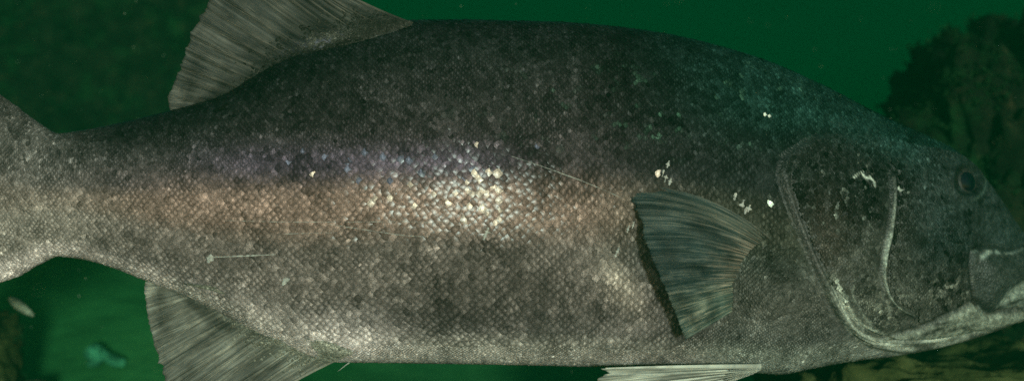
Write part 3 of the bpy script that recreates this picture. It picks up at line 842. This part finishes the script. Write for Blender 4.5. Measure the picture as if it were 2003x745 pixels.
def make_fin(name, base, tip, depth, mat, ray_mat, n_rays, amp=.003, bow=0.0, pig=None, rag=.012, seed=1, ray_r=.0022, s_rays=None, label=None, th=.0022, root=0.0, root_col=(.04, .04, .035)):
    """base/tip: photo outlines from leading to trailing ray; depth(s,t,u,v)-> y of the mid sheet"""
    NS, NT = n_rays * 8 + 1, 44
    B = polycurve(base, NS); T = polycurve(tip, NS)
    s = np.linspace(0, 1, NS); t = np.linspace(0, 1, NT)
    r = np.random.default_rng(seed)
    scal = -rag * .6 * np.abs(np.sin(np.pi * s * n_rays)) ** 1.0 + np.interp(s, np.linspace(0, 1, n_rays * 2 + 1), r.normal(0, rag * .5, n_rays * 2 + 1)) + r.normal(0, rag * .3, NS)
    S, Tt = np.meshgrid(s, t, indexing='ij')
    Te = Tt * (1 + (scal * 1.0)[:, None] * sstep(.5, 1, Tt))
    def pos(S_, T_, yoff=0.0):
        b = np.stack([np.interp(S_, s, B[:, k]) for k in (0, 1)], -1); q = np.stack([np.interp(S_, s, T[:, k]) for k in (0, 1)], -1)
        w = b + (q - b) * T_[..., None]
        perp = np.stack([-(q - b)[..., 1], (q - b)[..., 0]], -1)
        w = w + perp * ((bow(S_) if callable(bow) else bow) * T_ * (1 - T_))[..., None]
        y = depth(S_, T_, w[..., 0], w[..., 1]) + yoff
        return at(w[..., 0], w[..., 1], y), w
    wob = np.interp(s, np.linspace(0, 1, n_rays + 1), np.r_[0, r.normal(0, .16 / n_rays, n_rays - 1), 0])
    B0, T0 = B.copy(), T.copy()
    B = np.stack([np.interp(s + wob, s, B0[:, k]) for k in (0, 1)], -1); T = np.stack([np.interp(s + wob * 1.6, s, T0[:, k]) for k in (0, 1)], -1)
    ridge = amp * (np.cos(2 * np.pi * S * n_rays)) * sstep(.0, .2, Tt) * (1 - .3 * Tt) + amp * .5 * np.cos(4 * np.pi * S * n_rays) * sstep(.4, .6, Tt)
    thick = th * (1.15 - Tt) + root * np.exp(-(Tt / .22) ** 2)
    ridge = ridge * (1 - np.exp(-(Tt / .25) ** 2) * (root > 0))
    front, W = pos(S, Te, -ridge - thick)
    back, _ = pos(S, Te, -ridge + thick)
    n = NS * NT
    F = [grid_faces(NS, NT), grid_faces(NS, NT)[:, ::-1] + n]
    ring = np.concatenate([np.arange(NT), np.arange(1, NS) * NT + NT - 1, (NS - 1) * NT + np.arange(NT - 2, -1, -1), np.arange(NS - 2, 0, -1) * NT])
    r2 = np.roll(ring, -1)
    F.append(np.stack([ring, r2, r2 + n, ring + n], -1)[:, ::-1])
    V = np.concatenate([front.reshape(-1, 3), back.reshape(-1, 3)])
    me = mesh_np(name, V, np.vstack(F), mat)
    uv = np.stack([S, Te], -1).reshape(-1, 2); fan_uv(me, np.vstack([uv, uv]))
    pc = np.ones((n, 3)) if pig is None else pig(S, Te, W[..., 0], W[..., 1]).reshape(-1, 3)
    set_col(me, np.vstack([pc, pc]), 'pig')
    o = put(bpy.data.objects.new(name, me), parent=FISH)
    if label: o['label'] = label
    if root > 0:            # small scales creep up the fleshy root
        N = 2600
        si = r.uniform(0, 1, N) * (NS - 1.01); ti = np.abs(r.normal(0, .13, N)); ti = np.clip(ti, .01, .5) * (NT - 1.01)
        i0 = si.astype(int); j0 = ti.astype(int)
        p0 = front[i0, j0]; ds = front[i0 + 1, j0] - p0; dt = front[i0, j0 + 1] - p0
        nn_ = np.cross(ds, dt); nn_ /= np.linalg.norm(nn_, axis=1, keepdims=True) + 1e-9; nn_ *= -np.sign(nn_[:, 1:2])
        tt0 = dt / (np.linalg.norm(dt, axis=1, keepdims=True) + 1e-9); sd0 = np.cross(nn_, tt0)
        p0 = p0 + ds * (si - i0)[:, None] + dt * (ti - j0)[:, None]
        z = r.uniform(.0055, .0085, N)
        Vs = p0[:, None] + ST_V[None, :, 0, None] * z[:, None, None] * tt0[:, None] + ST_V[None, :, 1, None] * .6 * z[:, None, None] * sd0[:, None] + (ST_V[None, :, 2, None] * z[:, None, None] - .0002) * nn_[:, None]
        ms = mesh_np('root_scales', Vs.reshape(-1, 3), (ST_F[None] + (np.arange(N) * len(ST_V))[:, None, None]).reshape(-1, 4), M_SCALE)
        ua, va = to_px(p0)
        cs = np.array(root_col) * np.exp(r.normal(0, .3, N))[:, None] * (pig(S, Te, W[..., 0], W[..., 1])[i0, j0].mean(1, keepdims=True))
        set_col(ms, np.repeat(cs, len(ST_V), 0)); set_vec(ms, np.concatenate([np.tile(ST_L, (N, 1)), np.full((N * len(ST_V), 1), .4)], 1), 'loc')
        put(bpy.data.objects.new('root_scales', ms), kind='stuff', parent=o)
    # rays: each a tapering stem that forks towards the rim
    for kx in range(n_rays + 1):
        s0 = kx / n_rays; V = []; Fr = []
        UVr = []
        forks = (0,) if kx in (0,) else (-1, -.35, .35, 1)
        L = 1 + np.interp(s0, s, scal)
        for fk in forks:
            m = 16; tt = np.linspace(.01, .97, m) * L
            ds = fk * .32 / n_rays * sstep(.25, 1.05, tt)
            if abs(fk) < .5: ds = fk * .9 * .32 / n_rays * sstep(.55, 1.05, tt) + np.sign(fk) * .10 / n_rays * sstep(.25, 1.05, tt)
            ss = np.clip(s0 + ds, 0, 1)
            rd = amp * np.cos(2 * np.pi * ss * n_rays) * sstep(.0, .2, tt) * (1 - .3 * tt) + amp * .5 * np.cos(4 * np.pi * ss * n_rays) * sstep(.4, .6, tt)
            rd = rd * (1 - np.exp(-(tt / .25) ** 2) * (root > 0))
            P, _ = pos(ss, tt, -rd - th * (1.15 - tt) - root * np.exp(-(tt / .22) ** 2) - .0003)
            d = np.gradient(P, axis=0); d /= np.linalg.norm(d, axis=1, keepdims=True)
            q = np.cross(d, np.array([0, 1., 0])); q /= np.linalg.norm(q, axis=1, keepdims=True) + 1e-9
            rr = ray_r * (1.0 - .72 * np.linspace(0, 1, m)) * (1.5 if kx == 0 else .62)
            k0 = len(V)
            for i in range(m):
                for (cx, cy) in ((-1, .2), (0, -.55), (1, .2)):
                    V.append(P[i] + q[i] * cx * rr[i] + np.array([0, cy * rr[i], 0])); UVr.append((ss[i], tt[i]))
            Fr.append(grid_faces(m, 3) + k0)
        mr = mesh_np('fin_ray', V, np.vstack(Fr), ray_mat)
        fan_uv(mr, np.array(UVr)); 
        uvw = np.array(UVr)
        if pig is None: set_col(mr, np.ones((len(V), 3)), 'pig')
        else:
            _, W2 = pos(uvw[:, 0], uvw[:, 1]); set_col(mr, pig(uvw[:, 0], uvw[:, 1], W2[:, 0], W2[:, 1]), 'pig')
        put(bpy.data.objects.new('fin_ray', mr), parent=o)
    return o

M_FIN_D = fin_material('dorsal_membrane', (.014, .014, .013), (.040, .039, .035), (.110, .104, .092), (48, 1.6), clear=.12)
M_FIN_DR = fin_material('dorsal_ray', (.03, .028, .024), (.062, .056, .048), (.14, .125, .105), (60, 4))
M_FIN_A = fin_material('anal_membrane', (.034, .033, .029), (.095, .091, .079), (.23, .225, .195), (48, 1.6), clear=.12)
M_FIN_AR = fin_material('anal_ray', (.07, .064, .054), (.14, .13, .108), (.28, .27, .23), (60, 4))
M_FIN_P = fin_material('breast_membrane', (.008, .015, .016), (.020, .033, .033), (.12, .13, .115), (50, 1.8), clear=.42)
M_FIN_PR = fin_material('breast_ray', (.008, .014, .015), (.022, .032, .031), (.10, .108, .095), (60, 3))
M_FIN_V = fin_material('belly_membrane', (.06, .058, .048), (.26, .26, .22), (.48, .48, .41), (34, 1.0))
M_FIN_VR = fin_material('belly_ray', (.25, .25, .21), (.42, .42, .36), (.55, .55, .48), (30, 4))

def mid_depth(amp, ph, k=7):
    return lambda s, t, u, v: yc(u) + amp * np.sin(k * s + ph) * t ** 1.5

def dors_pig(s, t, u, v):
    c = np.ones(u.shape + (3,))
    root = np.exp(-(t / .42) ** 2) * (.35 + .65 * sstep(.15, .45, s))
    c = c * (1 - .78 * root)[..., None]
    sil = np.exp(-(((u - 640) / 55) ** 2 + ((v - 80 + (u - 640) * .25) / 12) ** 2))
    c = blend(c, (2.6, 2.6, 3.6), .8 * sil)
    return c
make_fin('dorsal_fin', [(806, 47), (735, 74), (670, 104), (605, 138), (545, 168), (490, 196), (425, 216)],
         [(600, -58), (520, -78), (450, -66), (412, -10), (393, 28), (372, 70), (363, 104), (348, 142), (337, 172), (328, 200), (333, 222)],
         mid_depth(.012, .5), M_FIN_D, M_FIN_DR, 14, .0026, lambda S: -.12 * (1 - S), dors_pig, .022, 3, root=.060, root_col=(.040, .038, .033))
def anal_pig(s, t, u, v):
    c = np.ones(u.shape + (3,))
    dk = sstep(-6, 12, poly_sd([(364, 588), (395, 590), (440, 620), (470, 642), (440, 652), (410, 640), (380, 612)], u, v))  # shade in the fold of the fin sheath, painted dark
    c = c * (1 + .75 * np.exp(-(t / .3) ** 2))[..., None] * (1 - .62 * dk)[..., None]
    c = c * (1 + .5 * np.exp(-(((u - 600) / 90) ** 2 + ((v - 690) / 30) ** 2)) + .35 * (1 - sstep(286, 330, u)))[..., None]
    return c
make_fin('anal_fin', [(690, 688), (645, 670), (600, 648), (550, 622), (495, 592), (440, 568), (372, 556)],
         [(490, 800), (420, 818), (362, 800), (333, 765), (318, 728), (303, 690), (292, 640), (285, 598), (282, 566), (283, 551)],
         mid_depth(.012, 2.0), M_FIN_A, M_FIN_AR, 13, .0026, lambda S: .10 * (1 - S), anal_pig, .020, 5, root=.085, root_col=(.12, .115, .095))
# the short stiff spine in front of the anal fin
sp_m = plain_material('fin_spine', (.5, .5, .44), .5, .3, .2)
V = []; P = at(np.array([694., 680, 670, 660]), np.array([700., 710, 718, 726]), -.012); rr = [.012, .009, .0065, .0008]
for i in range(4):
    for a_ in np.linspace(0, 2 * np.pi, 8, endpoint=False): V.append(P[i] + np.array([.7 * math.cos(a_), math.sin(a_), .7 * math.cos(a_)]) * rr[i])
put(bpy.data.objects.new('fin_spine', mesh_np('fin_spine', V, grid_faces(4, 8, True), sp_m)), parent=FISH)
make_fin('tail_fin', [(-110, 128), (-150, 220), (-160, 330), (-160, 420), (-150, 520), (-110, 615)],
         [(-330, 10), (-350, 160), (-340, 300), (-340, 440), (-350, 590), (-330, 740)],
         mid_depth(.01, .3), M_FIN_A, M_FIN_AR, 14, .003, 0, None, .01, 7)

# breast fin stands away from the flank
PB = [(1536, 494), (1512, 489), (1486, 496), (1462, 516), (1448, 545), (1442, 575), (1440, 604)]
PT = [(1218, 362), (1236, 392), (1252, 432), (1264, 475), (1282, 522), (1300, 562), (1317, 606), (1330, 640), (1341, 664)]
_cache = {}
def pect_depth(s, t, u, v):
    sh = np.asarray(u).shape
    bs = np.linspace(0, 1, 25); b = polycurve(PB, 25)
    if 'y' not in _cache: _cache['y'] = np.array([on_body(*q)[0][1] for q in b])
    y0 = np.interp(s, bs, _cache['y'])
    off = .030 + .072 * np.sin(np.pi * (.12 + .80 * s))
    return y0 + .010 - off * t ** .9 * 1.0 - .012 * np.sin(np.pi * t) + .006 * np.sin(s * 9) * t
def pect_pig(s, t, u, v):
    c = np.ones(u.shape + (3,))
    c = blend(c, (3.6, 2.3, 1.9), .9 * np.exp(-(t / .3) ** 2))
    c = blend(c, (3.4, 2.9, 2.4), .9 * sstep(.62, .85, s) * (1 - .35 * sstep(.3, 1, t)))
    c = blend(c, (2.4, 1.9, 1.6), .6 * np.exp(-((s - .1) / .1) ** 2) * (1 - sstep(.5, .95, t)))
    return c
make_fin('pectoral_fin', PB, PT, pect_depth, M_FIN_P, M_FIN_PR, 19, .0012, lambda S: .42 * (1 - S) ** 1.5, pect_pig, .014, 9, .0014, label='dark fan-shaped breast fin with pale streaked rays')

VB = [(1492, 716), (1486, 724), (1474, 730), (1458, 733)]
VT = [(1182, 720), (1172, 748), (1180, 800), (1230, 850)]
def pelv_depth(s, t, u, v):
    return -.055 - .045 * t - .01 * np.sin(5 * s) * t + yc(u) * .5
make_fin('pelvic_fin', VB, VT, pelv_depth, M_FIN_V, M_FIN_VR, 6, .006, .02, None, .02, 13, .003, label='pale streaked belly fin')

# ------------------------------------------------------------------ eye
def eye():
    m, nt, b = new_mat('eye_iris'); L = nt.links
    tc = nd(nt, 'ShaderNodeTexCoord')
    n1 = nd(nt, 'ShaderNodeTexNoise', i_Scale=160.0, i_Detail=4.0); L.new(tc.outputs['Object'], n1.inputs['Vector'])
    L.new(ramp(nt, n1.outputs[0], [(.35, (.010, .012, .012)), (.55, (.024, .024, .021)), (.72, (.07, .056, .042))]), b.inputs['Base Color'])
    b.inputs['Roughness'].default_value = .5
    b.inputs['Specular IOR Level'].default_value = .2
    mp = plain_material('eye_pupil', (.003, .004, .008), .08, .5, .2)
    h, n = on_body(*EYE)
    n = n * .7 + np.array([0.1, -.5, 0]); n /= np.linalg.norm(n)
    def cap(r0, r1, bulge, nr, mat, name, parent, lift):
        rr = np.linspace(r0, r1, nr)[:, None]; a = np.linspace(0, 2 * np.pi, 40, endpoint=False)[None, :]
        z = bulge * np.sqrt(np.clip(1 - (rr / .0325) ** 2, 0, 1)) + lift + 0 * a
        V = np.stack([rr * np.cos(a), rr * np.sin(a), z], -1).reshape(-1, 3)
        o = bpy.data.objects.new(name, mesh_np(name, V, grid_faces(nr, 40, True), mat)); return put(o, parent=parent)
    ball = cap(.0002, .032, .015, 16, m, 'eye', FISH, 0)
    ball.matrix_world = Matrix.Translation(Vector(h - n * .005)) @ Vector(n).to_track_quat('Z', 'Y').to_matrix().to_4x4()
    ball['label'] = 'dark round eye with brown rim'
    cap(.0002, .0200, .015, 10, mp, 'pupil', ball, .0007)
eye()

# ------------------------------------------------------------------ specks drifting in the water
def specks():
    m = plain_material('drifting_specks', (.35, .38, .28), .8, .2, .3, 20)
    r = np.random.default_rng(2); V = []; F = []
    o8 = np.array([(1, 0, 0), (-1, 0, 0), (0, 1, 0), (0, -1, 0), (0, 0, 1), (0, 0, -1)], float)
    f8 = np.array([(0, 2, 4), (2, 1, 4), (1, 3, 4), (3, 0, 4), (2, 0, 5), (1, 2, 5), (3, 1, 5), (0, 3, 5)])
    for i in range(1100):
        y = r.uniform(.35, 4.5) if i < 950 else r.uniform(-1.3, -.35); sp_ = (CAM_D + y)
        c = np.array([r.uniform(-.55, .55) * sp_, y, r.uniform(-.2, .24) * sp_])
        if c[2] < SEA_Z + .05: continue
        k = len(V); sz = r.uniform(.0006, .0022) if y > 0 else r.uniform(.0003, .0006)
        V += list(c + o8 * sz * r.uniform(.5, 1.5, (6, 1))); F.append(f8 + k)
    put(bpy.data.objects.new('drifting_specks', mesh_np('drifting_specks', V, np.vstack(F), m)), 'tiny pale specks drifting in the green water', kind='stuff')
specks()

# ------------------------------------------------------------------ the green water itself
def water():
    m = bpy.data.materials.new('green_water'); m.use_nodes = True; nt = m.node_tree; nt.nodes.clear()
    out = nt.nodes.new('ShaderNodeOutputMaterial'); v = nt.nodes.new('ShaderNodeVolumePrincipled')
    v.inputs['Color'].default_value = (.003, .106, .043, 1)
    v.inputs['Absorption Color'].default_value = (0, .248, .143, 1)      # red dies first
    v.inputs['Density'].default_value = .11
    v.inputs['Anisotropy'].default_value = 0.0
    v.inputs['Density Attribute'].default_value = ''
    v.inputs['Temperature Attribute'].default_value = ''
    nt.links.new(v.outputs[0], out.inputs['Volume'])
    lo = np.array([-45, -3.3, -1.9]); hi = np.array([45, 72, 12.])
    V = [[(lo, hi)[i][0], (lo, hi)[j][1], (lo, hi)[k_][2]] for i in (0, 1) for j in (0, 1) for k_ in (0, 1)]
    F = [(0, 1, 3, 2), (4, 6, 7, 5), (0, 4, 5, 1), (2, 3, 7, 6), (0, 2, 6, 4), (1, 5, 7, 3)]
    put(bpy.data.objects.new('haze', mesh_np('haze', V, F, m, False)), 'murky green sea water surrounding the fish', kind='stuff')
water()
